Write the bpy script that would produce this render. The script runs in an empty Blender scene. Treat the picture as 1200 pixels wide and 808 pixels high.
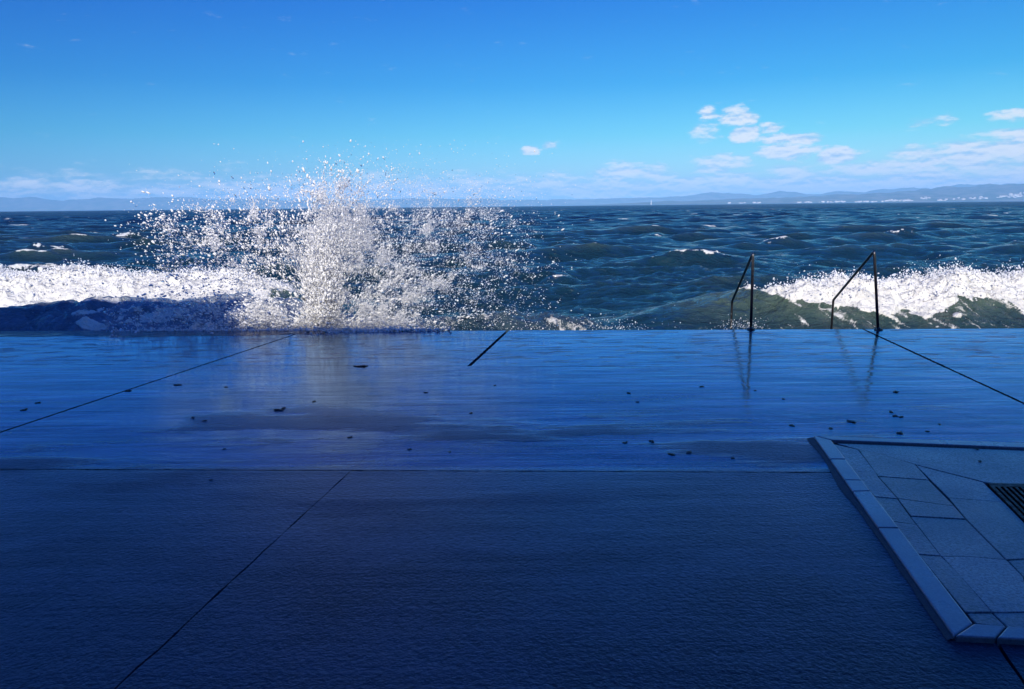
import bpy, bmesh, math, random
import numpy as np
from mathutils import Vector, Matrix
R = math.radians
rng = np.random.default_rng(7)
random.seed(7)
sc = bpy.context.scene
C = sc.collection

# ------------------------------------------------------------------ camera
F, CX, CY = 890.0, 600.0, 404.0            # focal length and centre of the photograph in its own pixels
CAMZ = 1.5
ROT = Matrix.Rotation(R(90) - math.atan(162 / F), 3, 'X') @ Matrix.Rotation(-0.010, 3, 'Z')
cam = bpy.data.objects.new('camera', bpy.data.cameras.new('camera'))
C.objects.link(cam)
cam.matrix_world = Matrix.Translation((0, 0, CAMZ)) @ ROT.to_4x4()
cam.data.sensor_width = 36; cam.data.lens = 36 * F / 1200
cam.data.clip_start = 0.05; cam.data.clip_end = 120000
sc.camera = cam

SLOPE = 0.02                                # the quay falls gently to the sea
def ray(x, y): return ROT @ Vector(((x - CX) / F, (CY - y) / F, -1))
def deck(x, y, dz=0.0):                     # where a line of sight meets the quay surface
    d = ray(x, y)
    t = (CAMZ - dz) / (-d.z - SLOPE * d.y)
    return Vector((d.x * t, d.y * t, CAMZ + d.z * t))
def at(x, y, Y):                            # a point at depth Y
    d = ray(x, y); return Vector((0, 0, CAMZ)) + d * (Y / d.y)
def azel(x, y):
    d = ray(x, y).normalized(); return math.degrees(math.atan2(d.x, d.y)), math.degrees(math.asin(d.z))
def dz(y): return -SLOPE * y

# ------------------------------------------------------------------ helpers
def tag(o, label=None, cat=None, group=None, kind=None):
    if label: o['label'] = label
    if cat: o['category'] = cat
    if group: o['group'] = group
    if kind: o['kind'] = kind
    return o
def link(name, me, mat=None, parent=None):
    o = bpy.data.objects.new(name, me); C.objects.link(o)
    if mat: me.materials.append(mat)
    if parent: o.parent = parent
    return o
def from_bm(name, bm, mat=None, parent=None, smooth=False):
    me = bpy.data.meshes.new(name); bm.normal_update(); bm.to_mesh(me); bm.free()
    if smooth: me.shade_smooth()
    return link(name, me, mat, parent)
def raw_mesh(name, co, faces, smooth=True):   # faces: (n, k) int array
    me = bpy.data.meshes.new(name)
    n, k = faces.shape
    me.vertices.add(len(co)); me.vertices.foreach_set('co', np.ascontiguousarray(co, np.float32).ravel())
    me.loops.add(n * k); me.loops.foreach_set('vertex_index', faces.astype(np.int32).ravel())
    me.polygons.add(n)
    me.polygons.foreach_set('loop_start', np.arange(0, n * k, k, dtype=np.int32))
    me.update(calc_edges=True)
    if smooth: me.shade_smooth()
    return me
def attr(me, name, vals):
    a = me.attributes.new(name, 'FLOAT', 'POINT'); a.data.foreach_set('value', np.ascontiguousarray(vals, np.float32))
def add_box(bm, lo, hi, rot=None):
    x0, y0, z0 = lo; x1, y1, z1 = hi
    v = [bm.verts.new(p) for p in ((x0,y0,z0),(x1,y0,z0),(x1,y1,z0),(x0,y1,z0),(x0,y0,z1),(x1,y0,z1),(x1,y1,z1),(x0,y1,z1))]
    for f in ((3,2,1,0),(4,5,6,7),(0,1,5,4),(1,2,6,5),(2,3,7,6),(3,0,4,7)): bm.faces.new([v[i] for i in f])
    return v
def add_prism(bm, top, depth):                # polygon (list of Vectors) extruded downwards
    t = [bm.verts.new(p) for p in top]; b = [bm.verts.new((p[0], p[1], p[2] - depth)) for p in top]
    n = len(t)
    f = bm.faces.new(t); bm.faces.new(b[::-1])
    for i in range(n): bm.faces.new((t[i], b[i], b[(i+1) % n], t[(i+1) % n]))
def fix(bm): bmesh.ops.recalc_face_normals(bm, faces=bm.faces)
def bevel(bm, w, seg=1):
    bmesh.ops.bevel(bm, geom=[e for e in bm.edges], offset=w, segments=seg, affect='EDGES', profile=.5)
def add_tube(bm, pts, r, n=14, caps=True):
    pts = [Vector(p) for p in pts]; rings = []
    up = Vector((1, 0, 0))
    for i, p in enumerate(pts):
        a = (pts[i] - pts[i-1]).normalized() if i else (pts[1] - pts[0]).normalized()
        b = (pts[i+1] - pts[i]).normalized() if i < len(pts) - 1 else a
        t = (a + b).normalized()
        u = (up - t * up.dot(t)).normalized(); w = t.cross(u)
        rings.append([bm.verts.new(p + (u * math.cos(q) + w * math.sin(q)) * r) for q in [2 * math.pi * k / n for k in range(n)]])
    for a, b in zip(rings, rings[1:]):
        for k in range(n): bm.faces.new((a[k], a[(k+1) % n], b[(k+1) % n], b[k]))
    if caps: bm.faces.new(rings[0][::-1]); bm.faces.new(rings[-1])
def bend(pts, r, n=6):                        # round the corners of a polyline
    out = [Vector(pts[0])]
    for a, b, c in zip(pts, pts[1:], pts[2:]):
        a, b, c = Vector(a), Vector(b), Vector(c)
        p = b + (a - b).normalized() * r; q = b + (c - b).normalized() * r
        for k in range(n + 1):
            s = k / n; out.append(p * (1-s)**2 + b * 2*s*(1-s) + q * s*s)
    out.append(Vector(pts[-1])); return out

# numpy gradient-free value noise
def vnoise(x, y, seed=0):
    xi = np.floor(x).astype(np.int64); yi = np.floor(y).astype(np.int64)
    fx = x - xi; fy = y - yi
    fx = fx*fx*fx*(fx*(fx*6-15)+10); fy = fy*fy*fy*(fy*(fy*6-15)+10)
    def h(a, b):
        n = (a * 374761393 + b * 668265263 + seed * 974634777) & 0xFFFFFFFF
        n = ((n ^ (n >> 13)) * 1274126177) & 0xFFFFFFFF
        n = n ^ (n >> 16)
        return (n & 0xFFFFFF) / float(0xFFFFFF)
    return (h(xi,yi)*(1-fx)+h(xi+1,yi)*fx)*(1-fy) + (h(xi,yi+1)*(1-fx)+h(xi+1,yi+1)*fx)*fy
def fbm(x, y, oct=4, seed=0, gain=.5):
    s = 0; a = 1; t = 0
    for i in range(oct):
        c, sn = math.cos(i*1.1), math.sin(i*1.1)
        s = s + a * vnoise((x*c - y*sn) * 2.03**i, (x*sn + y*c) * 2.03**i, seed + i*17); t += a; a *= gain
    return s / t
def sstep(a, b, x):
    t = np.clip((x - a) / (b - a), 0, 1); return t*t*(3-2*t)

# ------------------------------------------------------------------ node helpers
class NT:
    def __init__(s, nt): s.nt = nt
    def n(s, t, **kw):
        o = s.nt.nodes.new(t)
        for k, v in kw.items(): setattr(o, k, v)
        return o
    def set(s, sock, v):
        if hasattr(v, 'is_linked') or isinstance(v, bpy.types.NodeSocket): s.nt.links.new(v, sock)
        else: sock.default_value = v
    def m(s, op, a, b=None, c=None, clamp=False):
        o = s.n('ShaderNodeMath', operation=op, use_clamp=clamp)
        s.set(o.inputs[0], a)
        if b is not None: s.set(o.inputs[1], b)
        if c is not None: s.set(o.inputs[2], c)
        return o.outputs[0]
    def ss(s, x, a, b):
        o = s.n('ShaderNodeMapRange', interpolation_type='SMOOTHSTEP'); s.set(o.inputs[0], x)
        s.set(o.inputs[1], a); s.set(o.inputs[2], b); return o.outputs[0]
    def mr(s, x, a, b, c, d):
        o = s.n('ShaderNodeMapRange'); s.set(o.inputs[0], x)
        for i, v in enumerate((a, b, c, d)): s.set(o.inputs[i+1], v)
        return o.outputs[0]
    def mix(s, f, a, b, mode='MIX'):
        o = s.n('ShaderNodeMix', data_type='RGBA', blend_type=mode)
        s.set(o.inputs[0], f)
        s.set(o.inputs[6], a if not isinstance(a, tuple) else (*a[:3], 1)); s.set(o.inputs[7], b if not isinstance(b, tuple) else (*b[:3], 1))
        return o.outputs[2]
    def noise(s, vec, scale, detail=3, rough=.5, dist=0, dim='3D'):
        o = s.n('ShaderNodeTexNoise', noise_dimensions=dim); s.set(o.inputs['Vector'], vec)
        o.inputs['Scale'].default_value = scale; o.inputs['Detail'].default_value = detail
        o.inputs['Roughness'].default_value = rough; o.inputs['Distortion'].default_value = dist
        return o.outputs['Fac']
    def vmap(s, vec, scale, loc=(0,0,0), rot=(0,0,0)):
        o = s.n('ShaderNodeMapping'); s.set(o.inputs[0], vec)
        o.inputs['Scale'].default_value = scale; o.inputs['Location'].default_value = loc; o.inputs['Rotation'].default_value = rot
        return o.outputs[0]
    def bump(s, h, strength, dist, normal=None):
        o = s.n('ShaderNodeBump'); s.set(o.inputs['Height'], h); s.set(o.inputs['Strength'], strength)
        o.inputs['Distance'].default_value = dist
        if normal is not None: s.set(o.inputs['Normal'], normal)
        return o.outputs[0]
def new_mat(name):
    m = bpy.data.materials.new(name); m.use_nodes = True
    t = NT(m.node_tree); p = m.node_tree.nodes['Principled BSDF']
    geo = t.n('ShaderNodeNewGeometry'); t.pos = geo.outputs['Position']; t.geo = geo
    return m, t, p

# ------------------------------------------------------------------ world
SUN_EL, SUN_AZ = 31.0, 187.0               # azimuth measured clockwise from +Y: the sun stands behind the camera
def make_world():
    w = bpy.data.worlds.new('World'); sc.world = w; w.use_nodes = True
    t = NT(w.node_tree); bg = w.node_tree.nodes['Background']
    sky = t.n('ShaderNodeTexSky', sky_type='NISHITA', sun_disc=False)
    sky.sun_elevation = R(SUN_EL); sky.sun_rotation = R(SUN_AZ)
    tc = t.n('ShaderNodeTexCoord'); sep = t.n('ShaderNodeSeparateXYZ'); t.set(sep.inputs[0], tc.outputs['Generated'])
    x, y, z = sep.outputs
    el = t.m('MULTIPLY', t.m('ARCSINE', z), 57.2958)
    az = t.m('MULTIPLY', t.m('ARCTAN2', x, y), 57.2958)
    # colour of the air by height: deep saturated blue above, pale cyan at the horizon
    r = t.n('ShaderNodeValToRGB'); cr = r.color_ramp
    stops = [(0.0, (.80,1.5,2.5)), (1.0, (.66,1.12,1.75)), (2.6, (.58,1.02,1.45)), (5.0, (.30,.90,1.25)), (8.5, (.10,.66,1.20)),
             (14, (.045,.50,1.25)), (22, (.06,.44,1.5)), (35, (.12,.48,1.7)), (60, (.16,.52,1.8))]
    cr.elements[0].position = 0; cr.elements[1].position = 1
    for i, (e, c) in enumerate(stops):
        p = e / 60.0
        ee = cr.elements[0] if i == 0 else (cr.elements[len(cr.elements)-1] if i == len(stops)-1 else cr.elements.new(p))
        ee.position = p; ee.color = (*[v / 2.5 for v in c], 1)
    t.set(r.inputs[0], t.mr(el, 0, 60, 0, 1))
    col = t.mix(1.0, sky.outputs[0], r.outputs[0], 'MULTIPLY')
    # left side of the view is a deeper blue than the right
    g = t.mr(az, -34, 34, 0, 1)
    col = t.mix(1.0, col, t.mix(g, (.45*2.5,.72*2.5,.90*2.5), (1.3*2.5,1.24*2.5,1.06*2.5)), 'MULTIPLY')
    # clouds
    blobs = [(830,133,14,8,.9),(866,138,22,12,1),(873,158,18,11,1.15),(905,150,15,6,.9),(925,163,34,7,1.1),(920,178,36,9,1.1),(984,182,24,9,1.15),
             (828,155,18,14,.65),(620,177,13,6,.85),(647,169,14,6,.8),(845,193,38,12,.85),(735,203,60,13,.8),(705,226,50,8,1.15),
             (1140,182,75,18,.95),(1195,160,40,10,.8),(1190,136,26,7,.75),(1095,140,24,7,.6),(1050,200,90,12,.8),(1070,207,60,8,1.0),(960,207,80,10,.8),
             (560,212,50,7,.55),(130,222,80,8,.75),(240,228,90,8,.7),(30,224,50,9,.7),(440,225,60,7,.5),(855,222,70,8,.95),(770,226,60,7,.8),(1180,212,60,8,.9)]
    cvec = t.n('ShaderNodeCombineXYZ'); t.set(cvec.inputs[0], az); t.set(cvec.inputs[1], el); cv = cvec.outputs[0]
    wob = t.noise(t.vmap(cv, (.8,1.6,1)), 1.0, 3, .6)
    azw = t.m('ADD', az, t.m('MULTIPLY', t.m('SUBTRACT', wob, .5), 1.6))
    wob2 = t.noise(t.vmap(cv, (.9,1.6,1), (7,3,0)), 1.0, 3, .6)
    elw = t.m('ADD', el, t.m('MULTIPLY', t.m('SUBTRACT', wob2, .5), .8))
    mask = 0.0
    for bx, by, rx, ry, s in blobs:
        a0, e0 = azel(bx, by); k = math.degrees(1 / F)
        u = t.m('MULTIPLY', t.m('SUBTRACT', azw, a0), 1 / (rx * k * 1.25)); v = t.m('MULTIPLY', t.m('SUBTRACT', elw, e0), 1 / (ry * k * 1.25))
        s = s * 1.12; d = t.m('SUBTRACT', s, t.m('MULTIPLY', t.m('ADD', t.m('MULTIPLY', u, u), t.m('MULTIPLY', v, v)), s))
        mask = t.m('MAXIMUM', mask, d)
    # general thin bank low over the sea, all round
    bank = t.m('MULTIPLY', t.ss(el, .3, .9), t.m('SUBTRACT', 1, t.ss(el, 1.0, 3.6)))
    bank = t.m('MULTIPLY', bank, t.mr(az, -34, 34, .80, .95))
    mask = t.m('MAXIMUM', mask, bank)
    n1 = t.noise(t.vmap(cv, (.36,1.15,1)), 1.2, 9, .60)
    n2 = t.noise(t.vmap(cv, (.36,1.15,1), (0,-.22,0)), 1.2, 9, .60)
    dens = t.ss(t.m('ADD', mask, t.m('MULTIPLY', t.m('SUBTRACT', n1, .5), 1.9)), .22, 1.02)
    lit = t.ss(t.m('ADD', t.m('SUBTRACT', n1, n2), t.m('MULTIPLY', dens, .10)), -.09, .16)
    cc = t.mix(lit, (4.0,6.3,9.0), (9.2,9.4,9.8))
    col = t.mix(t.m('MULTIPLY', dens, .92), col, cc)
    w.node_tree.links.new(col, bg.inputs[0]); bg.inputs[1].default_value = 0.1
make_world()
sun = bpy.data.objects.new('sun', bpy.data.lights.new('sun', 'SUN')); C.objects.link(sun)
sun.data.energy = 4.8; sun.data.angle = R(.5); sun.data.color = (1, .93, .81)
sd = Vector((math.sin(R(SUN_AZ)) * math.cos(R(SUN_EL)), math.cos(R(SUN_AZ)) * math.cos(R(SUN_EL)), math.sin(R(SUN_EL))))
sun.rotation_euler = sd.to_track_quat('Z', 'Y').to_euler()
sc.view_settings.view_transform = 'Standard'; sc.view_settings.look = 'None'
sc.view_settings.exposure = 0; sc.view_settings.gamma = 1
sc.cycles.max_bounces = 8; sc.cycles.transparent_max_bounces = 8; sc.cycles.volume_bounces = 1
sc.cycles.caustics_reflective = False; sc.cycles.caustics_refractive = False

# ground lines of the quay: its edge and the two cross seams
E0, E1 = deck(500, 388), deck(1200, 385.2)
ed = (E1 - E0); ed.z = 0; ed.normalize()
def edge_y(x): return E0.y + (x - E0.x) * ed.y / ed.x
def line_at(px0, px1):                       # a ground line through two photo points: point, direction
    a, b = deck(*px0), deck(*px1); d = (b - a); d.z = 0; return a, d.normalized()
def row_poly(lo, hi):                        # between two lines y = lo(x), hi(x)
    return [(-16, lo(-16)), (18, lo(18)), (18, hi(18)), (-16, hi(-16))]
s2a, s2b = deck(244, 428), deck(900, 430.4)
s3a, s3b = deck(0, 550), deck(900, 553.5)
ln = lambda a, b: (lambda x: a.y + (x - a.x) * (b.y - a.y) / (b.x - a.x))
seam2, seam3 = ln(s2a, s2b), ln(s3a, s3b)

# ------------------------------------------------------------------ materials
def mat_water():
    m, t, p = new_mat('sea_water')
    foam = t.n('ShaderNodeAttribute', attribute_name='foam').outputs['Fac']
    green = t.n('ShaderNodeAttribute', attribute_name='green').outputs['Fac']
    sep = t.n('ShaderNodeSeparateXYZ'); t.set(sep.inputs[0], t.pos)
    dist = sep.outputs[1]
    # far whitecaps, sparse streaks along the crests
    wn = t.noise(t.vmap(t.pos, (.11,.20,0)), 1.0, 5, .62)
    wn2 = t.noise(t.vmap(t.pos, (.016,.022,0)), 1.0, 2, .5)
    cap = t.m('MULTIPLY', t.ss(t.m('ADD', wn, t.m('MULTIPLY', t.m('SUBTRACT', wn2, .5), .20)), .645, .695), t.ss(dist, 45, 110))
    cap = t.m('MULTIPLY', cap, t.m('SUBTRACT', 1, t.ss(dist, 2500, 6000)))
    brk = t.noise(t.vmap(t.pos, (1,1,1)), 6.5, 6, .68)
    f = t.m('ADD', foam, t.m('MULTIPLY', t.m('SUBTRACT', brk, .5), .9))
    f = t.m('MULTIPLY', t.ss(f, .38, .62), t.ss(foam, .02, .2))
    f = t.m('MAXIMUM', f, cap, clamp=True)
    deep = t.mix(t.ss(dist, 15, 200), (.007,.033,.050), (.002,.014,.038))
    gn = t.noise(t.vmap(t.pos, (1,2,1)), 1.8, 5, .65)
    body = t.mix(t.m('MULTIPLY', green, t.mr(gn, .3, .7, .55, 1.15), clamp=True), deep, (.085,.125,.085))
    milk = t.n('ShaderNodeAttribute', attribute_name='milk').outputs['Fac']
    body = t.mix(milk, body, t.mix(t.ss(t.noise(t.vmap(t.pos, (1,.6,.35)), 3.0, 6, .65), .3, .7), (.18,.23,.32), (.32,.37,.45)))
    fcol = t.mix(t.ss(t.noise(t.pos, 3.5, 5, .6), .35, .62), (.72,.71,.66), (.86,.84,.77))
    t.set(p.inputs['Base Color'], t.mix(f, body, fcol))
    t.set(p.inputs['Roughness'], t.m('MAXIMUM', t.mr(dist, 40, 500, .08, .30), t.m('MULTIPLY', f, .75)))
    p.inputs['IOR'].default_value = 1.33
    t.set(p.inputs['Specular IOR Level'], t.mr(f, 0, 1, .5, .1))
    # ripples: fine near, coarser further out
    b1 = t.noise(t.vmap(t.pos, (1,1.5,1)), 7, 5, .62)
    b2 = t.noise(t.vmap(t.pos, (1,1.5,.5)), 1.6, 6, .60, .4)
    b3 = t.noise(t.vmap(t.pos, (.25,.5,.2)), 1.0, 7, .62)
    h = t.m('ADD', t.m('MULTIPLY', b1, .060), t.m('MULTIPLY', b2, .32))
    h = t.m('ADD', h, t.m('MULTIPLY', b3, t.mr(dist, 20, 300, .3, 1.9)))
    h = t.m('ADD', h, t.m('MULTIPLY', t.noise(t.pos, 16, 4, .7), t.m('MULTIPLY', f, .018)))
    t.set(p.inputs['Normal'], t.bump(h, 1.0, 1.0))
    return m
def mat_drops(name='spray_water', glassy=.12, white=.97):
    m, t, p = new_mat(name)
    r = t.n('ShaderNodeAttribute', attribute_name='rnd').outputs['Fac']
    out = m.node_tree.nodes['Material Output']
    p.inputs['Base Color'].default_value = (white, white, white, 1); p.inputs['Roughness'].default_value = .5; p.inputs['IOR'].default_value = 1.33
    tr = t.n('ShaderNodeBsdfTranslucent'); tr.inputs[0].default_value = (white, white, white, 1)
    mx = t.n('ShaderNodeMixShader'); mx.inputs[0].default_value = .12
    t.nt.links.new(p.outputs[0], mx.inputs[1]); t.nt.links.new(tr.outputs[0], mx.inputs[2])
    gl = t.n('ShaderNodeBsdfGlass'); gl.inputs['IOR'].default_value = 1.33; gl.inputs['Roughness'].default_value = .05
    m2 = t.n('ShaderNodeMixShader'); t.set(m2.inputs[0], t.m('LESS_THAN', r, glassy))
    t.nt.links.new(mx.outputs[0], m2.inputs[1]); t.nt.links.new(gl.outputs[0], m2.inputs[2])
    t.nt.links.new(m2.outputs[0], out.inputs[0])
    return m
def mat_deck():
    m, t, p = new_mat('wet_concrete')
    sep = t.n('ShaderNodeSeparateXYZ'); t.set(sep.inputs[0], t.pos)
    X, Y, Z = sep.outputs
    edge_n = t.noise(t.vmap(t.pos, (.35,1.2,0)), 1.0, 5, .6)
    rel = t.m('SUBTRACT', Y, t.m('ADD', t.m('MULTIPLY', X, (s3b.y - s3a.y) / (s3b.x - s3a.x)), s3a.y - s3a.x * (s3b.y - s3a.y) / (s3b.x - s3a.x)))
    patch = t.m('MULTIPLY', t.ss(edge_n, .50, .60), t.m('SUBTRACT', 1, t.ss(rel, .5, 2.6)))
    wet = t.m('MULTIPLY', t.m('ADD', t.m('MULTIPLY', t.ss(rel, -.06, .12), .50), t.m('MULTIPLY', t.ss(t.m('ADD', rel, t.m('MULTIPLY', t.m('SUBTRACT', edge_n, .5), 1.6)), -2.3, .2), .50)), t.m('SUBTRACT', 1, t.m('MULTIPLY', patch, .8)))
    wet = t.m('MULTIPLY', wet, t.mr(rel, 0, 3, .80, 1))
    far = t.ss(Y, 7.0, 8.3)
    pud = t.ss(t.noise(t.vmap(t.pos, (.45,1.3,0)), 1.3, 5, .62), .44, .60)
    stain = t.noise(t.vmap(t.pos, (.7,1.2,0), (3,1,0)), 1.2, 9, .68, .6)
    fine = t.noise(t.pos, 26, 5, .7)
    streak = t.noise(t.vmap(t.pos, (.35,9,0)), 2.0, 5, .65)
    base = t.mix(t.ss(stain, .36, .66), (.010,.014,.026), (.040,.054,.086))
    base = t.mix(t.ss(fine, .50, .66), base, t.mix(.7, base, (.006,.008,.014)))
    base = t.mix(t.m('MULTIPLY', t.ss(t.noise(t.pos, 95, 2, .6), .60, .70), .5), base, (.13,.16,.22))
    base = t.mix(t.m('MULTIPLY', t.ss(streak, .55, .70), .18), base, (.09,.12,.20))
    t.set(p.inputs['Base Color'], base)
    rough = t.m('SUBTRACT', .44, t.m('MULTIPLY', wet, .22))
    rough = t.m('SUBTRACT', rough, t.m('MULTIPLY', t.m('MULTIPLY', wet, pud), .10))
    t.set(p.inputs['Specular IOR Level'], t.mr(wet, 0, 1, .12, .08))
    rough = t.m('ADD', rough, t.m('MULTIPLY', t.m('SUBTRACT', fine, .5), .16))
    t.set(p.inputs['Roughness'], t.m('MAXIMUM', rough, .05))
    p.inputs['IOR'].default_value = 1.4
    cw = t.m('MULTIPLY', wet, t.mr(pud, 0, 1, .84, 1))
    mott = t.m('MULTIPLY', t.ss(t.noise(t.vmap(t.pos, (1.1,3.6,0), (5,2,0)), 1.9, 8, .72), .51, .59), t.ss(rel, 2.2, 4.2))
    cw = t.m('MULTIPLY', cw, t.m('SUBTRACT', 1, t.m('MULTIPLY', mott, .85)))
    pim = t.noise(t.pos, 48, 4, .65)
    pim2 = t.noise(t.pos, 110, 2, .6)
    trowel = t.noise(t.vmap(t.pos, (.28,7,0)), 1.6, 4, .6)
    und = t.noise(t.vmap(t.pos, (.5,1.0,0)), 1.2, 3, .5)
    dryamt = t.mr(wet, 0, 1, 1, .22)
    h = t.m('ADD', t.m('MULTIPLY', t.m('MULTIPLY', pim, dryamt), .011), t.m('MULTIPLY', t.m('MULTIPLY', pim2, dryamt), .0014))
    h = t.m('ADD', h, t.m('MULTIPLY', trowel, .006))
    h = t.m('ADD', h, t.m('MULTIPLY', und, .03))
    bn = t.bump(h, 1.0, 1.0); t.set(p.inputs['Normal'], bn)
    rip = t.noise(t.vmap(t.pos, (1.3,3.4,0)), 1.3, 2, .5)
    rip2 = t.noise(t.vmap(t.pos, (1,1.6,0)), 14, 3, .6)
    rip3 = t.noise(t.vmap(t.pos, (.5,14,0)), 2.0, 3, .6)
    hc = t.m('ADD', t.m('MULTIPLY', rip, .0075), t.m('MULTIPLY', rip2, .0004))
    hc = t.m('ADD', hc, t.m('MULTIPLY', rip3, .0003))
    hc = t.m('ADD', hc, t.m('MULTIPLY', t.m('MULTIPLY', pim, t.mr(wet, .1, .8, 1, 0)), .009))
    # the film of water: a bluish glossy layer over the concrete
    cn = t.bump(hc, 1.0, 1.0)
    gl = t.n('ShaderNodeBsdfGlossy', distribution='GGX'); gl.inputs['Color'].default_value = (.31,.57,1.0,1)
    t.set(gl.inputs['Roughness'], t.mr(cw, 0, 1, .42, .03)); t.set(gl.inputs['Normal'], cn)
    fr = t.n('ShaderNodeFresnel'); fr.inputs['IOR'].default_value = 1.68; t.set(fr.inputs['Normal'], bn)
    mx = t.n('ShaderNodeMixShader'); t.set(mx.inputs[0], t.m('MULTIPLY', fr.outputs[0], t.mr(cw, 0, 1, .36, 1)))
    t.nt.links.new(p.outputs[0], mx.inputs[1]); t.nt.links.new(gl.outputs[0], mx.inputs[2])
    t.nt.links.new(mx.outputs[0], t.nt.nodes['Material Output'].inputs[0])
    return m
def mat_stone(name, c0, c1, rough=.35, sc_=60, bumpd=.0025):
    m, t, p = new_mat(name)
    oi = t.geo.outputs['Random Per Island']
    n = t.noise(t.pos, sc_, 4, .75); n2 = t.noise(t.pos, 2.2, 5, .6)
    b = t.mix(t.ss(n, .35, .66), c0, c1)
    b = t.mix(t.ss(n2, .35, .7), b, t.mix(.5, b, c0))
    b = t.mix(1.0, b, t.mix(oi, (.72,.72,.74), (1.25,1.25,1.22)), 'MULTIPLY')
    t.set(p.inputs['Base Color'], b)
    t.set(p.inputs['Roughness'], t.m('ADD', rough, t.m('MULTIPLY', t.m('SUBTRACT', n2, .5), .35)))
    p.inputs['Coat Weight'].default_value = .45; p.inputs['Coat Roughness'].default_value = .22; p.inputs['Coat IOR'].default_value = 1.33
    t.set(p.inputs['Normal'], t.bump(t.m('ADD', n, t.m('MULTIPLY', n2, 3)), 1.0, bumpd))
    return m
def mat_metal(name, col, rough, metal=1.0):
    m, t, p = new_mat(name)
    n = t.noise(t.pos, 45, 4, .65)
    t.set(p.inputs['Base Color'], t.mix(t.ss(n, .45, .7), col, tuple(c * .55 for c in col)))
    t.set(p.inputs['Roughness'], t.mr(n, .3, .7, rough * .7, rough * 1.5)); p.inputs['Metallic'].default_value = metal
    return m
def mat_plain(name, col, rough=.8, scale=8, var=.35, bumpd=.01):
    m, t, p = new_mat(name)
    n = t.noise(t.pos, scale, 5, .65)
    t.set(p.inputs['Base Color'], t.mix(n, tuple(c * (1 - var) for c in col), tuple(min(1, c * (1 + var)) for c in col)))
    p.inputs['Roughness'].default_value = rough
    t.set(p.inputs['Normal'], t.bump(n, 1.0, bumpd))
    return m
M = dict(water=mat_water(), drops=mat_drops(), foamdrops=mat_drops('foam_clots', 0, .92), deck=mat_deck(),
         kerb=mat_stone('kerb_stone', (.17,.19,.23), (.28,.30,.35), .30, 90, .0012),
         slab=mat_stone('granite_slab', (.075,.088,.12), (.30,.32,.38), .38, 75, .004),
         fill=mat_plain('joint_filler', (.012,.013,.018), .9, 40),
         mortar=mat_plain('mortar', (.022,.03,.048), .6, 30, .5, .004),
         steel=mat_metal('weathered_steel', (.17,.16,.16), .34),
         iron=mat_metal('cast_iron', (.035,.035,.04), .5),
         weed=mat_plain('seaweed', (.014,.012,.008), .4, 60, .5, .004),
         facade=mat_plain('rendered_facade', (.45,.40,.32), .9, 3, .12),
         roof=mat_plain('roof_tile', (.22,.09,.05), .9, 5),
         glass=mat_plain('window_glass', (.02,.03,.04), .08, 1, .1, 0),
         shutter=mat_plain('green_shutter', (.05,.12,.08), .6, 10),
         townwhite=mat_plain('town_wall', (.80,.77,.72), .9, .01, .1, 0),
         hill=None)

# ------------------------------------------------------------------ quay
LA = line_at((310,404), (21,500)); LB = line_at((473,495), (252,699)); LC = line_at((586,396), (549,430)); LD = line_at((1031,395), (1200,473))
LE = line_at((1171,758), (1200,800))
def slab_row(bm, lo, hi, glo, ghi, cuts, bev=.006):
    poly = [(-16, lo(-16) + glo), (18, lo(18) + glo), (18, hi(18) - ghi), (-16, hi(-16) - ghi)]
    b = bmesh.new()
    b.faces.new([b.verts.new((x, y, dz(y))) for x, y in poly])
    for (p, d), w in cuts:
        nrm = Vector((d.y, -d.x, 0))
        for s in (-1, 1):
            bmesh.ops.bisect_plane(b, geom=b.verts[:] + b.edges[:] + b.faces[:], plane_co=p + nrm * s * w / 2, plane_no=nrm)
        kill = [f for f in b.faces if abs((f.calc_center_median() - p).dot(nrm)) < w / 2 - 1e-5]
        bmesh.ops.delete(b, geom=kill, context='FACES')
    bmesh.ops.subdivide_edges(b, edges=b.edges[:], cuts=90, use_grid_fill=False)
    for v in b.verts:
        j = .0022 + .004 * vnoise(np.array([v.co.x * 2.0]), np.array([v.co.y * 2.0]), 6)[0] ** 2
        v.co.x += random.uniform(-j, j); v.co.y += random.uniform(-j, j) - (.010 * max(0, random.random() - .55) if abs(v.co.y - edge_y(v.co.x)) < .02 else 0)
        v.co.z = dz(v.co.y)
    for f in b.faces[:]:
        top = [v.co.copy() for v in f.verts]
        if f.normal.z < 0 or (top[1]-top[0]).cross(top[2]-top[1]).z < 0: top = top[::-1]
        add_prism(bm, top, .16)
    b.free()
bm = bmesh.new()
slab_row(bm, seam2, edge_y, .006, 0, [(LA, .030), (LC, .042), (LD, .038)])
seamM = ln(deck(0, 499), deck(900, 500.5))
slab_row(bm, seamM, seam2, .001, .006, [(LA, .026), (LD, .030)])
slab_row(bm, seam3, seamM, .006, .001, [(LA, .026), (LB, .002), (LD, .030)])
slab_row(bm, lambda x: -5.0, seam3, 0, .007, [(LB, .007), (LE, .012)])
fix(bm)
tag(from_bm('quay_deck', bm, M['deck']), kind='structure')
bm = bmesh.new()
yb0, yb1 = edge_y(-16), edge_y(18)
add_prism(bm, [Vector((-16,-5,dz(-5)-.03)), Vector((18,-5,dz(-5)-.03)), Vector((18,yb1-.03,dz(yb1)-.03)), Vector((-16,yb0-.03,dz(yb0)-.03))], 3.5); fix(bm)
tag(from_bm('quay_bed', bm, M['fill']), kind='structure')
# steps going down into the sea between the rails
bm = bmesh.new()
sx0, sx1 = at(858,370,10.5).x - .15, at(1040,370,10.5).x + .1
for k in range(6): add_box(bm, (sx0, edge_y(4) + .02 + k*.34, -3.2), (sx1, edge_y(4) + .02 + (k+1)*.34, -.42 - k*.2))
fix(bm); tag(from_bm('sea_steps', bm, M['fill']), kind='structure')

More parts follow.
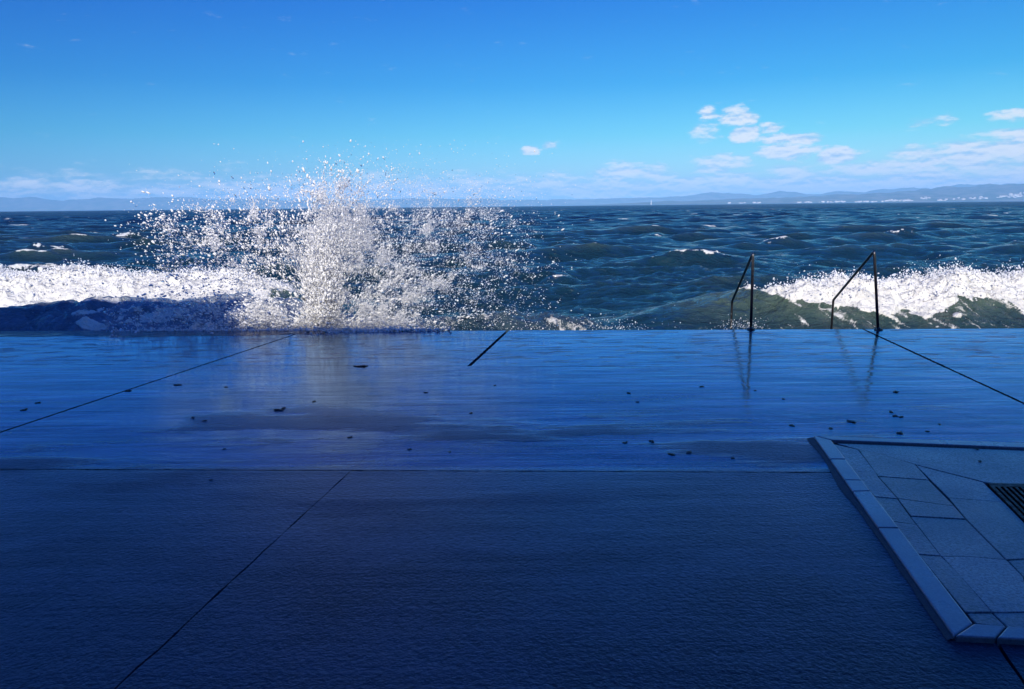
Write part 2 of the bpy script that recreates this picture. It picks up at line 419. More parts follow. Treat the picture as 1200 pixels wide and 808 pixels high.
# ------------------------------------------------------------------ kerb, paving, grate
KH = .024
def kp(x, y): return deck(x, y, KH)
kerb = bpy.data.objects.new('stone_kerb', None); C.objects.link(kerb)
tag(kerb, 'low pale stone kerb turning a corner round the granite paving', 'kerb')
O0, O1 = kp(953.6,510.7), kp(1118.7,745); I0, I1 = kp(973.9,515.9), kp(1140.5,730.4)
def lerp(a, b, t): return a + (b - a) * t
def tpar(a, b, px):                          # parameter along a-b of the photo height px
    return (kp(*px) - a).dot(b - a) / (b - a).dot(b - a)
cuts_o = [0, tpar(O0,O1,(973,538)), tpar(O0,O1,(986,562)), tpar(O0,O1,(996,575.5)), tpar(O0,O1,(1029,618)), 1]
cuts_i = [0, tpar(I0,I1,(990,538)), tpar(I0,I1,(1007.6,562.5)), tpar(I0,I1,(1017.8,575)), tpar(I0,I1,(1048,618)), 1]
for k in range(5):
    g = .003
    L = (O1 - O0).length
    a, b = cuts_o[k] + (g / L if k else 0), cuts_o[k+1] - g / L
    c, d = cuts_i[k] + (g / L if k else 0), cuts_i[k+1] - g / L
    bm = bmesh.new(); jz = Vector((0, 0, random.uniform(-.003, .002)))
    add_prism(bm, [p + jz for p in (lerp(O0,O1,a), lerp(O0,O1,b), lerp(I0,I1,d), lerp(I0,I1,c))], .12); fix(bm); bevel(bm, .006, 2)
    from_bm('kerb_stone', bm, M['kerb'], kerb)
B1o = kp(1230, 750.5); B1i = kp(1230, 738)
for s0, s1 in ((0, .44), (.44, 1.0)):
    a, b = lerp(O1, B1o, s0), lerp(O1, B1o, s1); c, d = lerp(I1, B1i, s0), lerp(I1, B1i, s1)
    e = (B1o - O1).normalized() * .003
    bm = bmesh.new(); add_prism(bm, [a + e, b - e, d - e, c + e], .12); fix(bm); bevel(bm, .006, 2)
    from_bm('kerb_stone', bm, M['kerb'], kerb)
# far edging strip of the panel
T0, T1 = kp(975,515.5), kp(1260,527); T0b, T1b = kp(957,511), kp(1260,521)
bm = bmesh.new(); add_prism(bm, [T0, T1, T1b, T0b], .12); fix(bm); bevel(bm, .006, 2)
from_bm('edging_strip', bm, M['kerb'], kerb)
# mortar fillet along the outside of the kerb
bm = bmesh.new()
def gz(p): return Vector((p.x, p.y, dz(p.y) + .002))
nrm = Vector((-(O1-O0).y, (O1-O0).x, 0)).normalized()
if nrm.x > 0: nrm = -nrm
N = 24; prev = None
for k in range(N + 1):
    s = k / N; p = lerp(O0, O1, s)
    w = .018 + .025 * math.exp(-((s - .02) / .07)**2) + .02 * math.exp(-((s - .38) / .13)**2) + .008 * random.random()
    q = (gz(p) + nrm * w); t_ = p - Vector((0,0,.012)) + nrm * .002
    cur = (bm.verts.new(t_), bm.verts.new(gz(p) + nrm * w * .45 + Vector((0,0,.008))), bm.verts.new(q))
    if prev:
        bm.faces.new((prev[0], prev[1], cur[1], cur[0])); bm.faces.new((prev[1], prev[2], cur[2], cur[1]))
    prev = cur
fix(bm); from_bm('mortar_fillet', bm, M['mortar'], kerb, smooth=True)

SH = .018
def sp(x, y): return deck(x, y, SH)
paving = bpy.data.objects.new('stone_paving', None)
polys = [  # granite slabs traced as they lie
 [(976,520),(1006,527),(1026,553),(1000,553)],
 [(1000,553),(1026,553),(1029,558.6),(1052,584.5),(1024.5,582),(1018,574)],
 [(1006,527),(1029,531),(1073,544.7),(1089,563),(1029,558.6)],
 [(1029,558.6),(1089,563),(1119,593.5),(1052,584.5)],
 [(1024.5,582),(1052,584.5),(1067,605),(1074,614.9),(1045,611)],
 [(1052,584.5),(1119,593.5),(1132.5,608.6),(1067,605)],
 [(1045,611),(1074,614.9),(1103,652),(1076,650)],
 [(1067,605),(1132.5,608.6),(1179.8,656),(1132.5,652),(1103,652),(1074,614.9)],
 [(1073,544.7),(1153,565),(1176.4,588),(1112,583.4)],
 [(1112,583.4),(1176.4,588),(1240,652),(1179.8,656),(1132.5,608.6)],
 [(1076,650),(1103,652),(1122,670),(1163,718),(1132,718)],
 [(1103,652),(1132.5,652),(1179.8,656),(1200,676),(1210,718),(1163,718)],
 [(1179.8,656),(1240,652),(1260,680),(1200,676)],
 [(1200,676),(1260,680),(1270,718),(1210,718)],
 [(1132,718),(1163,718),(1182,736),(1143,730.5)],
 [(1163,718),(1210,718),(1232,738),(1182,736)],
 [(1210,718),(1270,718),(1290,740),(1232,738)],
 [(980,519),(1250,529.5),(1250,577),(1155,564.5),(1073,544),(1029,530.3),(1006,526.3)],
]
bm = bmesh.new()
for i, pl in enumerate(polys):
    pts = [sp(*q) for q in pl]; c = sum(pts, Vector()) / len(pts)
    jz = random.uniform(-.003, .003) if i < 17 else -.004
    pts = [p + (c - p).normalized() * random.choice((.0015,.002,.003,.0045)) + Vector((0,0,jz)) for p in pts]
    if (pts[1]-pts[0]).cross(pts[2]-pts[1]).z < 0: pts = pts[::-1]
    add_prism(bm, pts, .05)
fix(bm); bevel(bm, .003)
tag(from_bm('stone_paving', bm, M['slab']), kind='structure')
# bed below the slabs
bm = bmesh.new(); add_prism(bm, [kp(958,512) - Vector((0,0,.022)), kp(1124,742) - Vector((0,0,.022)), kp(1290,748) - Vector((0,0,.022)), kp(1260,523) - Vector((0,0,.022))], .08); fix(bm)
tag(from_bm('paving_bed', bm, M['fill']), kind='structure')
# drain grate
grate = bpy.data.objects.new('drain_grate', None); C.objects.link(grate)
tag(grate, 'black slotted iron drain grate set in the granite paving', 'drain grate')
g0, g1, g2, g3 = sp(1157,567.5), sp(1228,568.5), sp(1275,618), sp(1205,616)
up = Vector((0,0,.006)); u = (g1 - g0); v = (g3 - g0)
def gp(a, b): return g0 + u * a + v * b + up
for (a0,b0,a1,b1) in ((0,0,1,.10),(0,.90,1,1),(0,.10,.06,.90),(.94,.10,1,.90)):
    pass
bm = bmesh.new()
for (a0,b0,a1,b1) in ((0,0,1,.10),(0,.90,1,1),(0,.1,.06,.9),(.94,.1,1,.9)):
    add_prism(bm, [gp(a0,b0), gp(a0,b1), gp(a1,b1), gp(a1,b0)], .03)
fix(bm); from_bm('grate_frame', bm, M['iron'], grate)
for k in range(9):
    a = .10 + k * .095
    bm = bmesh.new(); add_prism(bm, [gp(a,.1), gp(a,.9), gp(a+.045,.9), gp(a+.045,.1)], .03); fix(bm)
    o = from_bm('grate_bar', bm, M['iron'], grate)
bm = bmesh.new(); add_prism(bm, [gp(.02,.02)-up*3, gp(.02,.98)-up*3, gp(.98,.98)-up*3, gp(.98,.02)-up*3], .01); fix(bm)
from_bm('drain_pit', bm, M['fill'], grate)

# ------------------------------------------------------------------ handrails
def rail(base, top, low, foot, Y1, label):
    Y0 = deck(*base).y
    b = deck(*base); t = at(*top, Y0); l = at(*low, Y1); f = at(*foot, Y1); f = Vector((l.x, l.y, -1.9))
    root = bpy.data.objects.new('handrail', None); C.objects.link(root); root.location = b
    tag(root, label, 'handrail', 'handrails of the steps into the sea')
    def part(name, bm, mat=M['steel'], smooth=True):
        bmesh.ops.translate(bm, verts=bm.verts, vec=-b); fix(bm); return from_bm(name, bm, mat, root, smooth)
    s = 0.045
    bm = bmesh.new(); add_tube(bm, bend([b - Vector((0,0,.05)), t, l, f], s), .0185, 16); part('rail_tube', bm)
    bm = bmesh.new()
    ring = [b + Vector((.055*math.cos(q), .055*math.sin(q), .012)) for q in [2*math.pi*k/20 for k in range(20)]]
    add_prism(bm, ring, .014)
    part('base_flange', bm, smooth=False)
    bm = bmesh.new(); add_tube(bm, [b + Vector((0,0,.010)), b + Vector((0,0,.035))], .025, 16); part('base_collar', bm)
    for k in range(4):
        q = math.pi/4 + k * math.pi/2; c = b + Vector((.040*math.cos(q), .040*math.sin(q), .01))
        bm = bmesh.new(); add_prism(bm, [c + Vector((.008*math.cos(w), .008*math.sin(w), .012)) for w in [math.pi/3*j for j in range(6)]], .014)
        part('bolt', bm, smooth=False)
rail((880,386.5), (882.5,297), (858,353), (858.5,380), 12.7, 'left steel handrail, seen nearly end on, in front of smooth green water')
rail((1029.5,386.8), (1024.5,294.5), (976.5,352), (978,382), 12.7, 'right steel handrail sloping in front of the white breaking foam')

# ------------------------------------------------------------------ scraps of weed lying on the deck
scraps = [(327,481,1.3),(333,478.5,.9),(208,451.5,1),(150,458.5,1),(226,490,.8),(240,493.5,.7),(44,472.5,.7),(27,481,.8),(31,479.5,.6),(265,454,.6),(368,471,.7),(480,527,.7),(410,513,.7),
 (263,526.5,.5),(247,563,.5),(499,460.5,.7),(552,484.5,.7),(764,517.5,1),(733,519,.8),(787,533,1),(807,530.5,1.1),(859,537,.8),(737,461,.8),(747,471.5,.6),(822,453.5,.7),(928,499,.9),(998,494.5,1.3),
 (1049,487.8,1.1),(1056,489,.9),(1044,483,.9),(1055,507.5,1.1),(1057,517,.9),(973,502.5,.8),(1087,506,.6),(1050,459.7,1.2),(1101,497.5,.5),(918,468,.5),(425,429.7,1.6),(418,429.5,1.0),(1144,526,.7),(885,458,.5),(580,452,.5),(527,530,.5),(1148,540.5,.7)]
pool = []
for k in range(6):
    bm = bmesh.new(); bmesh.ops.create_icosphere(bm, subdivisions=2, radius=1)
    for vv in bm.verts:
        n = 1 + .55 * math.sin(vv.co.x * 3.1 + k) * math.cos(vv.co.y * 4.3 + 2*k) + random.uniform(-.22, .22)
        vv.co = Vector((vv.co.x * n * 1.25, vv.co.y * n * .8, max(-.15, vv.co.z * .33 * n)))
    me = bpy.data.meshes.new('seaweed_scrap'); bm.to_mesh(me); bm.free(); me.materials.append(M['weed']); pool.append(me)
for i, (x, y, s) in enumerate(scraps):
    o = bpy.data.objects.new('seaweed_scrap', pool[i % 6]); C.objects.link(o)
    p = deck(x, y); o.location = p + Vector((0,0,.002 + (KH if i in (31, 39, 43) and False else 0)))
    if (x, y) in ((1144,526),(1148,540.5)): o.location = sp(x, y)
    r = .0048 * s * (p.y ** .78); o.scale = (r * 1.15, r * 1.1, r * .9); o.rotation_euler = (-.02, 0, random.uniform(0, 6.28))
    tag(o, 'small dark scrap of seaweed lying on the wet quay', 'seaweed', 'dark scraps of seaweed scattered on the quay')

# ------------------------------------------------------------------ sea
SEA = -1.35
def wave_field(X, Y, dy):
    rs = np.random.default_rng(21)
    H = np.zeros_like(X); J = np.zeros_like(X); DX = np.zeros_like(X); DY = np.zeros_like(X)
    n = 95
    lam = np.exp(np.linspace(math.log(.35), math.log(26), n)) * rs.uniform(.93, 1.07, n)
    for L in lam:
        k = 2 * math.pi / L
        th = -math.pi/2 + .22 + rs.normal(0, .42 + .35 * math.exp(-L / 3))
        a = .0088 * L ** .95 if L < 8 else .0088 * 8**.95 * math.exp(-((L - 8) / 12)**2)
        a *= rs.uniform(.5, 1.3)
        ph = rs.uniform(0, 6.28)
        kx, ky = k * math.cos(th), k * math.sin(th)
        w = sstep(2.2, 5.0, L / dy)          # waves finer than the mesh there are left to the bump
        arg = kx * X + ky * Y + ph
        c, s = np.cos(arg), np.sin(arg)
        H += w * a * c; J += w * a * k * c
        q = .75
        DX -= w * q * a * math.cos(th) * s; DY -= w * q * a * math.sin(th) * s
    return H, J, DX, DY
def build_sea():
    y0 = 10.36
    rows = [y0]
    while rows[-1] < 50000:
        y = rows[-1]
        st = .0028 if y < 26 else (.0028 + .0027 * min(1, (y - 26) / 20) if y < 2000 else .08)
        rows.append(y * (1 + st))
    rows = np.array(rows); T = np.linspace(-.82, .82, 1250)
    yy = np.repeat(rows[:, None], len(T), 1); X = T[None, :] * (yy + 4)
    Y = yy + 0 * X
    dy = np.gradient(rows)[:, None] + 0 * X
    dmax = np.maximum(dy, (T[1] - T[0]) * (yy + 4))
    H, J, DX, DY = wave_field(X, Y, dmax)
    calm = .45 + .55 * sstep(13, 26, Y)
    nearfar = np.clip(1 - sstep(900, 4000, Y), 0, 1)
    h = H * calm * nearfar
    foam = np.zeros_like(X)
    # open-sea whitecaps where the waves pile up
    patch = fbm(X / 9, Y / 16, 3, 5)
    foam += sstep(.66, .98, J * (0.55 + .9 * patch)) * sstep(24, 34, Y) * .75
    green = sstep(.10, .75, H) * sstep(12, 30, Y) * (1 - sstep(60, 220, Y)) * .42
    n_big = fbm(X / 1.3, Y / 1.3, 5, 11); n_med = fbm(X / .35, Y / .35, 4, 31); n_small = fbm(X / .12, Y / .12, 3, 41)
    billow = np.abs(fbm(X / .55, Y / .40, 5, 61, .6) - .5) * 2
    def ridge(yc, sf, sb, A):
        d = Y - yc
        return A * np.where(d < 0, np.exp(-(d / sf)**2), np.exp(-(d / sb)**2)), d
    ip = lambda xs, ys: np.interp(X, xs, ys)
    # right breaker
    yc = 17.5 + .25 * np.sin(X * .55) + .10 * (X - 7)
    A = ip([1.5, 2.8, 4.4, 5.6, 6.6, 8, 10.2, 11.2, 12.4, 14, 18], [0, .18, .50, .84, .97, .99, 1.02, 1.12, 1.02, .9, .2])
    A = A * (.86 + .28 * fbm(X / 2.2, Y / 5, 3, 55)); yc = yc + (fbm(X / 1.8, X * 0, 3, 57) - .5) * .9
    r, d = ridge(yc, 1.75, 2.6, A); h = h * (1 - .45 * np.clip(r, 0, 1)) + r * (1 + .16 * (n_med - .5)) + .22 * (n_big - .5) * r
    zf = ip([3.8, 4.9, 5.4, 6.0, 6.9, 7.6, 9.2, 9.7, 10.3, 11.0, 11.5, 13], [.4, -.25, -.40, -.55, -.72, -.86, -.88, -.72, -.66, -.74, -1.4, -1.4])
    zz = SEA + h
    fr = sstep(-.02, .20, zz - zf + (n_med - .5) * .5 + (n_big - .5) * .45) * (1 - sstep(1.3, 2.4, d + (n_big - .5) * 1.2)) * sstep(.2, .6, A) * sstep(-3.4, -2.6, d)
    lace2 = sstep(.54, .74, fbm((X + .5 * Y) / .16, (Y - .2 * X) / .9, 4, 78)) * .52 * sstep(-3.2, -1.6, d) * (1 - sstep(-.2, .6, d)) * sstep(3.6, 6, X)
    lace = sstep(.50, .70, fbm(X / .5, Y / .16, 4, 77)) * .42 * sstep(-3, -1.6, d) * (1 - sstep(.3, 1.2, d)) * sstep(6.4, 8.5, X)
    green = np.maximum(green, sstep(.15, .7, r) * (.55 + .45 * n_big))
    foam = np.maximum(foam, np.maximum(fr * 1.05, np.maximum(lace, lace2)))
    # left breaker
    yc2 = 20.3 + .3 * np.sin(X * .5 + 1)
    A2 = ip([-30, -16, -13, -9, -7.2, -6.2, -5.0, -3.8], [.8, 1.12, 1.18, 1.16, 1.18, .98, .5, 0])
    r2, d2 = ridge(yc2, 2.0, 2.6, A2); h = h * (1 - .6 * np.clip(r2, 0, 1)) + r2
    f2 = sstep(-3.6 , -3.1, d2 + (n_big - .5) * 1.4 ) * (1 - sstep(.9, 1.9, d2 + (n_big - .5) * 1.5)) * sstep(.45, 1.1, A2 + (n_med - .5) * .9)
    foam = np.maximum(foam, f2 * 1.05)
    green = np.maximum(green, sstep(.15, .6, r2) * .7)
    # rising shaded wave against the quay on the left, already over the edge
    h = h + 0
    yc3 = 12.6 + .2 * np.sin(X * .8) - .03 * (X + 6) + (fbm(X / 1.1, X * 0, 3, 58) - .5) * .7
    A3 = ip([-16, -10, -8, -6.5, -4, -2.8, -1.8, -.8], [.9, 1.05, 1.28, 1.40, 1.36, 1.1, .55, .25])
    A3 = A3 * (.93 + .14 * fbm(X / .8, Y / 2, 3, 59)); r3, d3 = ridge(yc3, 2.0, 1.25, A3); h = h * (1 - .35 * np.clip(r3, 0, 1)) + r3 * (1 + .12 * (n_med - .5) + .12 * (n_big - .5))
    fl = sstep(.50, .68, fbm(X / .22, Y / .22, 4, 91) + .12 * np.exp(-((X + 4.6) / 1.8)**2)) * .5 * sstep(-2.2, -1.5, d3) * (1 - sstep(-.3, .4, d3)) * sstep(-9.5, -6.5, X) + .35 * sstep(.52, .62, fbm(X / .9 + Y * .3, Y / .22, 4, 95)) * sstep(-2.2, -1.2, d3) * (1 - sstep(.2, .8, d3)) * sstep(.4, .9, A3)
    foam = np.maximum(foam, fl)
    green *= (1 - .7 * sstep(.3, .8, r3))
    milk = sstep(.15, .6, r3) * (.55 + .45 * sstep(-7.5, -5.5, X)) * .9
    # slop in front of the quay right of the splash
    yc4 = 12.1 + .25 * np.sin(X * 1.6)
    A4 = ip([-2.2, -1.2, 0, 1.2, 2.2, 3.2], [0, .95, 1.08, .98, .45, 0])
    r4, d4 = ridge(yc4, 1.3, .8, A4 * (.85 + .3 * n_big)); h = h + r4 + (n_med - .5) * .14 * np.clip(A4, 0, 1) * sstep(10, 11, Y) * (1 - sstep(13, 15, Y))
    # white cap crests seen further out: (photo x, depth, half width m, height)
    for px, Yd, hw, ah in ((815,37,2.6,.45),(1122,41,.8,.45),(1040,62,2.0,.6),(655,30,.7,.35),(765,70,1.2,.4),(30,34,2.6,.4),(60,56,1.6,.4),(905,52,1.2,.3),(150,72,2.0,.4)):
        xc = (px - 600) / F * Yd
        ang = (X - xc) * .06
        g = np.exp(-((X - xc) / hw)**4) * np.where(Y - Yd - ang < 0, np.exp(-((Y - Yd - ang) / .8)**2), np.exp(-((Y - Yd - ang) / 2.0)**2))
        thin = np.exp(-((X - xc) / hw)**2) * np.exp(-((Y - Yd - ang + .25 - (n_big - .5) * 1.2) / .42)**2)
        h = h + ah * g
        foam = np.maximum(foam, sstep(.35, 1.0, thin + (n_med - .5) * 1.5) * .72 * sstep(.05, .3, thin))
    foam *= sstep(10.4, 10.7, Y)
    # turbulence of the foam
    fm = np.clip(foam, 0, 1) * (1 - sstep(30, 60, Y))
    h = h + fm * ((billow - .35) * .22 + (n_big - .5) * .30 + (n_med - .5) * .09 + (n_small - .5) * .012)
    near = sstep(10.9, 12.5, Y)
    # the water piles against the quay but stays outside it
    Xo = X + DX * calm * nearfar * near; Yo = Y + (DY * calm * nearfar - fm * (n_med - .4) * .25) * near
    Z = SEA + h
    Z = np.minimum(Z, np.where(Y < 11.4, -.30 + (Y - 10.4) * .35, 9))
    co = np.stack([Xo, Yo, Z], -1).reshape(-1, 3)
    nr, nc = X.shape
    i = np.arange((nr - 1) * nc).reshape(nr - 1, nc)[:, :-1].ravel()
    faces = np.stack([i, i + 1, i + nc + 1, i + nc], 1)
    me = raw_mesh('sea', co, faces)
    attr(me, 'foam', foam.ravel()); attr(me, 'green', np.clip(green, 0, 1).ravel()); attr(me, 'milk', milk.ravel())
    o = link('sea', me, M['water']); tag(o, kind='structure')
    return X, Y, Z, foam
SX, SY, SZ, SF = build_sea()
print('sea verts', SX.size)

# ------------------------------------------------------------------ drops
def ico(sub):
    b = bmesh.new(); bmesh.ops.create_icosphere(b, subdivisions=sub, radius=1)
    v = np.array([p.co[:] for p in b.verts]); b.verts.index_update(); f = np.array([[q.index for q in p.verts] for p in b.faces]); b.free(); return v, f
ICO1 = ico(1)
OCT = (np.array([(1,0,0),(-1,0,0),(0,1,0),(0,-1,0),(0,0,1),(0,0,-1)], float), np.array([(0,2,4),(2,1,4),(1,3,4),(3,0,4),(2,0,5),(1,2,5),(3,1,5),(0,3,5)]))
def scatter(name, tmpl, P, rad, mat, label, cat, stretch=.6, group=None, foot=None):
    v, f = tmpl; n = len(P)
    # stretched along a mostly upward random direction, as flung water is
    d = rng.normal(0, 1, (n, 3)); d[:, 2] *= 1.5; d /= np.linalg.norm(d, axis=1)[:, None]
    if foot is not None:                     # torn into strands that run outwards from the foot of the splash
        q = P - foot; L = np.linalg.norm(q, axis=1)[:, None]; d = d * .35 + q / L; d /= np.linalg.norm(d, axis=1)[:, None]
        stretch = stretch + 2.2 * np.exp(-(L[:, 0] / .9)**2)
    el = 1 + stretch * rng.random(n) ** 2 * 2
    lump = 1 + rng.uniform(-.28, .28, (n, len(v)))
    vv = v[None] * lump[:, :, None]
    along = (vv * d[:, None, :]).sum(-1)
    vv = vv + d[:, None, :] * (along * (el - 1)[:, None])[:, :, None]
    co = P[:, None, :] + vv * rad[:, None, None]
    faces = (f[None] + (np.arange(n) * len(v))[:, None, None]).reshape(-1, 3)
    me = raw_mesh(name, co.reshape(-1, 3), faces)
    attr(me, 'rnd', np.repeat(rng.random(n), len(v)))
    return tag(link(name, me, mat), label, cat, group, 'stuff')
RM = np.array(ROT)
def at_np(x, y, Y):
    d = np.stack([(x - CX) / F, (CY - y) / F, -np.ones_like(x)], -1) @ RM.T
    p = d * (Y / d[:, 1])[:, None]; p[:, 2] += CAMZ; return p
G = [ # the splash as it stands against the quay: centre, spread, density
 (379,360,9,22,9.0),(375,328,9,30,7.0),(384,300,12,34,3.0),(396,268,18,28,1.7),(415,262,30,30,.5),(412,238,22,18,.75),(425,215,34,14,.22),
 (335,288,42,34,.60),(270,286,48,30,.46),(215,288,28,26,.24),(285,232,30,12,.10),(340,235,24,12,.12),
 (455,300,34,50,.28),(510,300,52,50,.27),(565,295,42,44,.22),(500,232,52,13,.10),(560,345,42,28,.26),(540,250,28,12,.10),(585,300,24,36,.10),
 (445,352,34,26,.50),(390,379,50,8,1.6),(300,374,75,11,.85),(245,362,55,15,.40),(165,378,36,7,.10),(470,383,50,5,.5)]
def dens(x, y):
    D = np.zeros_like(x)
    for cx, cy, sx, sy, a in G: D += a * np.exp(-((x - cx) / sx)**2 * .5 - ((y - cy) / sy)**2 * .5) * .8
    fil = fbm((x - 388) / (18 + np.abs(388 - y) * .0 + (390 - y) * .14) , (y) / 60, 4, 3)     # streaks fanning out from the foot
    clump = fbm(x / 9, y / 9, 3, 8)
    clump2 = fbm(x / 28, y / 22, 2, 18)
    D = D * (0.60 + .9 * sstep(.35, .75, fil)) * (0.55 + .9 * sstep(.3, .75, clump)) * (.65 + .7 * sstep(.3, .7, clump2))
    D *= 1 - sstep(386, 393, y)
    return D
def sample(n, power=1.0):
    xs, ys = [], []; got = 0
    while got < n:
        x = rng.uniform(120, 700, 200000); y = rng.uniform(165, 393, 200000)
        k = rng.random(200000) * 1.3 < dens(x, y) ** power
        xs.append(x[k]); ys.append(y[k]); got += k.sum()
    x = np.concatenate(xs)[:n]; y = np.concatenate(ys)[:n]; return x, y
def depth(x, y): # the sheet of spray leans and spreads
    return 11.15 + rng.normal(0, .32, len(x)) + (386 - y) * .0045 + rng.normal(0, 1, len(x)) * (386 - y) * .0016
FOOT = np.array(at(384, 392, 11.2)[:])
x, y = sample(31000)
rad = np.exp(rng.normal(math.log(.0055), .55, len(x))) * np.interp(x, [150, 330, 430, 650], [1.30, 1.15, .80, .62]) * np.where((y < 245) & (np.abs(x - 405) > 60), .72, 1); rad = np.minimum(rad, .017)
xc = rng.normal(378, 7, 3200) + rng.normal(0, 1, 3200)**3 * 1.5; yc_ = np.clip(rng.normal(342, 26, 3200), 250, 388); xc = xc + (388 - yc_) * (.02 + .10 * rng.random(3200) * rng.choice((-1, 1), 3200))
x = np.concatenate([x, xc]); y = np.concatenate([y, yc_]); rad = np.concatenate([rad, rng.uniform(.007, .017, 3200)])
scatter('sea_spray', ICO1, at_np(x, y, depth(x, y)), rad, M['drops'], 'white burst of spray thrown up where the wave hits the quay edge', 'spray', .8, None, FOOT)
x, y = sample(120000, 2.0)
rad = np.exp(rng.normal(math.log(.0030), .35, len(x)))
scatter('sea_mist', OCT, at_np(x, y, depth(x, y)), rad, M['drops'], 'fine white mist drifting in the heart of the splash', 'mist', 1.0, None, FOOT)
# ligaments: long torn strands in the heart of the jet
xs_ = 378 + rng.normal(0, 1, 2200) * np.linspace(4, 14, 2200); ys_ = np.clip(385 - np.linspace(0, 1, 2200)**1.1 * 130 * rng.uniform(.2, 1, 2200), 245, 386)
scatter('water_strands', ICO1, at_np(xs_ + (385 - ys_) * rng.normal(.05, .08, 2200), ys_, 11.1 + rng.normal(0, .15, 2200)), rng.uniform(.004, .010, 2200), M['foamdrops'], 'bright white jet of torn water at the foot of the splash', 'jet', 2.5, None, FOOT)
# stray drops high up and low along the edge
n = 900; x = rng.normal(440, 95, n); y = 235 - np.abs(rng.gamma(2.0, 14, n))
x2 = rng.uniform(440, 800, 260); y2 = 387 - rng.gamma(1.3, 4, 260) * (.4 + 1.2 * vnoise(x2 / 30, x2 * 0, 4))
x3 = rng.normal(872, 13, 260); y3 = 386 - np.abs(rng.normal(0, 6, 260))
x4 = rng.normal(668, 22, 150); y4 = 385 - np.abs(rng.normal(0, 7, 150))
x5 = rng.normal(722, 14, 120); y5 = 386 - np.abs(rng.normal(0, 6, 120))
x = np.concatenate([x, x2, x3, x4, x5]); y = np.concatenate([y, y2, y3, y4, y5])
ok = y > 160; x, y = x[ok], y[ok]
scatter('flying_drops', ICO1, at_np(x, y, 10.9 + rng.random(len(x)) * .8), np.exp(rng.normal(math.log(.0034), .45, len(x))), M['drops'], 'scattered single drops flying above the splash and along the quay edge', 'drops')
# froth caught along the edge of the quay under the splash
n = 5200; fx = rng.uniform(-5.6, -1.1, n) + rng.normal(0, .15, n)
fy = edge_y(fx) + .03 - rng.gamma(1.2, .07, n) * (.25 + 2.2 * fbm(fx / .7, fx * 0, 4, 71)**2)
P = np.stack([fx, fy, -SLOPE * fy + .004 + rng.gamma(1.2, .012, n) * (fy > edge_y(fx) - .08)], 1)
scatter('edge_froth', ICO1, P, np.exp(rng.normal(math.log(.0055), .5, n)), M['foamdrops'], 'white froth caught along the quay edge at the foot of the splash', 'froth', .3)
# torn crests of the two breakers
def crest_spray(sel_fn, n, rmed, up, name, label):
    m = (SF > .55) & sel_fn(SX, SY, SZ)
    idx = np.flatnonzero(m.ravel())
    # favour the crest
    zz = SZ.ravel()[idx]; area = np.gradient(SY[:, 0]); a = np.repeat(area, SX.shape[1])[idx]
    w = np.exp((zz - zz.max()) * 4.5) * a; w /= w.sum()
    pick = rng.choice(idx, n, p=w)
    P = np.stack([SX.ravel()[pick], SY.ravel()[pick], SZ.ravel()[pick]], 1)
    lift = rng.gamma(1.4, up, n) * (.3 + 1.6 * vnoise(P[:, 0] * 1.7, P[:, 1] * 1.7, 12)**2)
    P[:, 2] += lift; P[:, 0] += rng.normal(0, .05, n) - lift * .2; P[:, 1] += rng.normal(0, .08, n)
    r = np.exp(rng.normal(math.log(rmed), .5, n)) * np.exp(-lift * 1.3)
    scatter(name, ICO1, P, np.minimum(r, .06), M['foamdrops'], label, 'foam')
crest_spray(lambda X, Y, Z: (X > 4.0) & (Y > 14.5) & (Y < 20.5), 8000, .010, .05, 'breaker_foam', 'torn white foam along the crest of the right breaking wave')
crest_spray(lambda X, Y, Z: (X < -3.4) & (X > -16) & (Y > 16.5) & (Y < 23), 8000, .011, .045, 'breaker_foam', 'torn white foam along the crest of the left breaking wave')

# thin sheet of spent water and froth running over the quay edge on the left
bm = bmesh.new()
nx, ny = 260, 16; xs = np.linspace(-13, -2.6, nx)
reach = .25 + .55 * fbm(xs / 1.6, xs * 0 + 2, 4, 14) * np.interp(xs, [-13, -7, -4, -3.2, -2.6], [1.5, 1.3, .7, .25, .0])
grid = []
for i, xx in enumerate(xs):
    ey = edge_y(xx) + .02; col = []
    for j in range(ny):
        s = j / (ny - 1); yy = ey - s * max(reach[i], .02)
        prof = .016 * (1 - s**3) + .01 * math.sin(xx * 9 + s * 5) * (1 - s) * s
        zz = dz(yy) + .003 + max(prof, .0008) * (1 if s < 1 else 0)
        col.append(bm.verts.new((xx, yy, zz if s < 1 else dz(yy) + .0005)))
    grid.append(col)
for i in range(nx - 1):
    for j in range(ny - 1): bm.faces.new((grid[i][j], grid[i][j+1], grid[i+1][j+1], grid[i+1][j]))
fix(bm)
def mat_wash():
    m, t, p = new_mat('wash_water')
    p.inputs['Base Color'].default_value = (.03,.05,.09,1); p.inputs['Roughness'].default_value = .08; p.inputs['IOR'].default_value = 1.33
    t.set(p.inputs['Normal'], t.bump(t.noise(t.vmap(t.pos, (1,2,1)), 7, 5, .6), 1.0, .03))
    return m
o = from_bm('wash_water', bm, mat_wash(), smooth=True); tag(o, kind='structure')

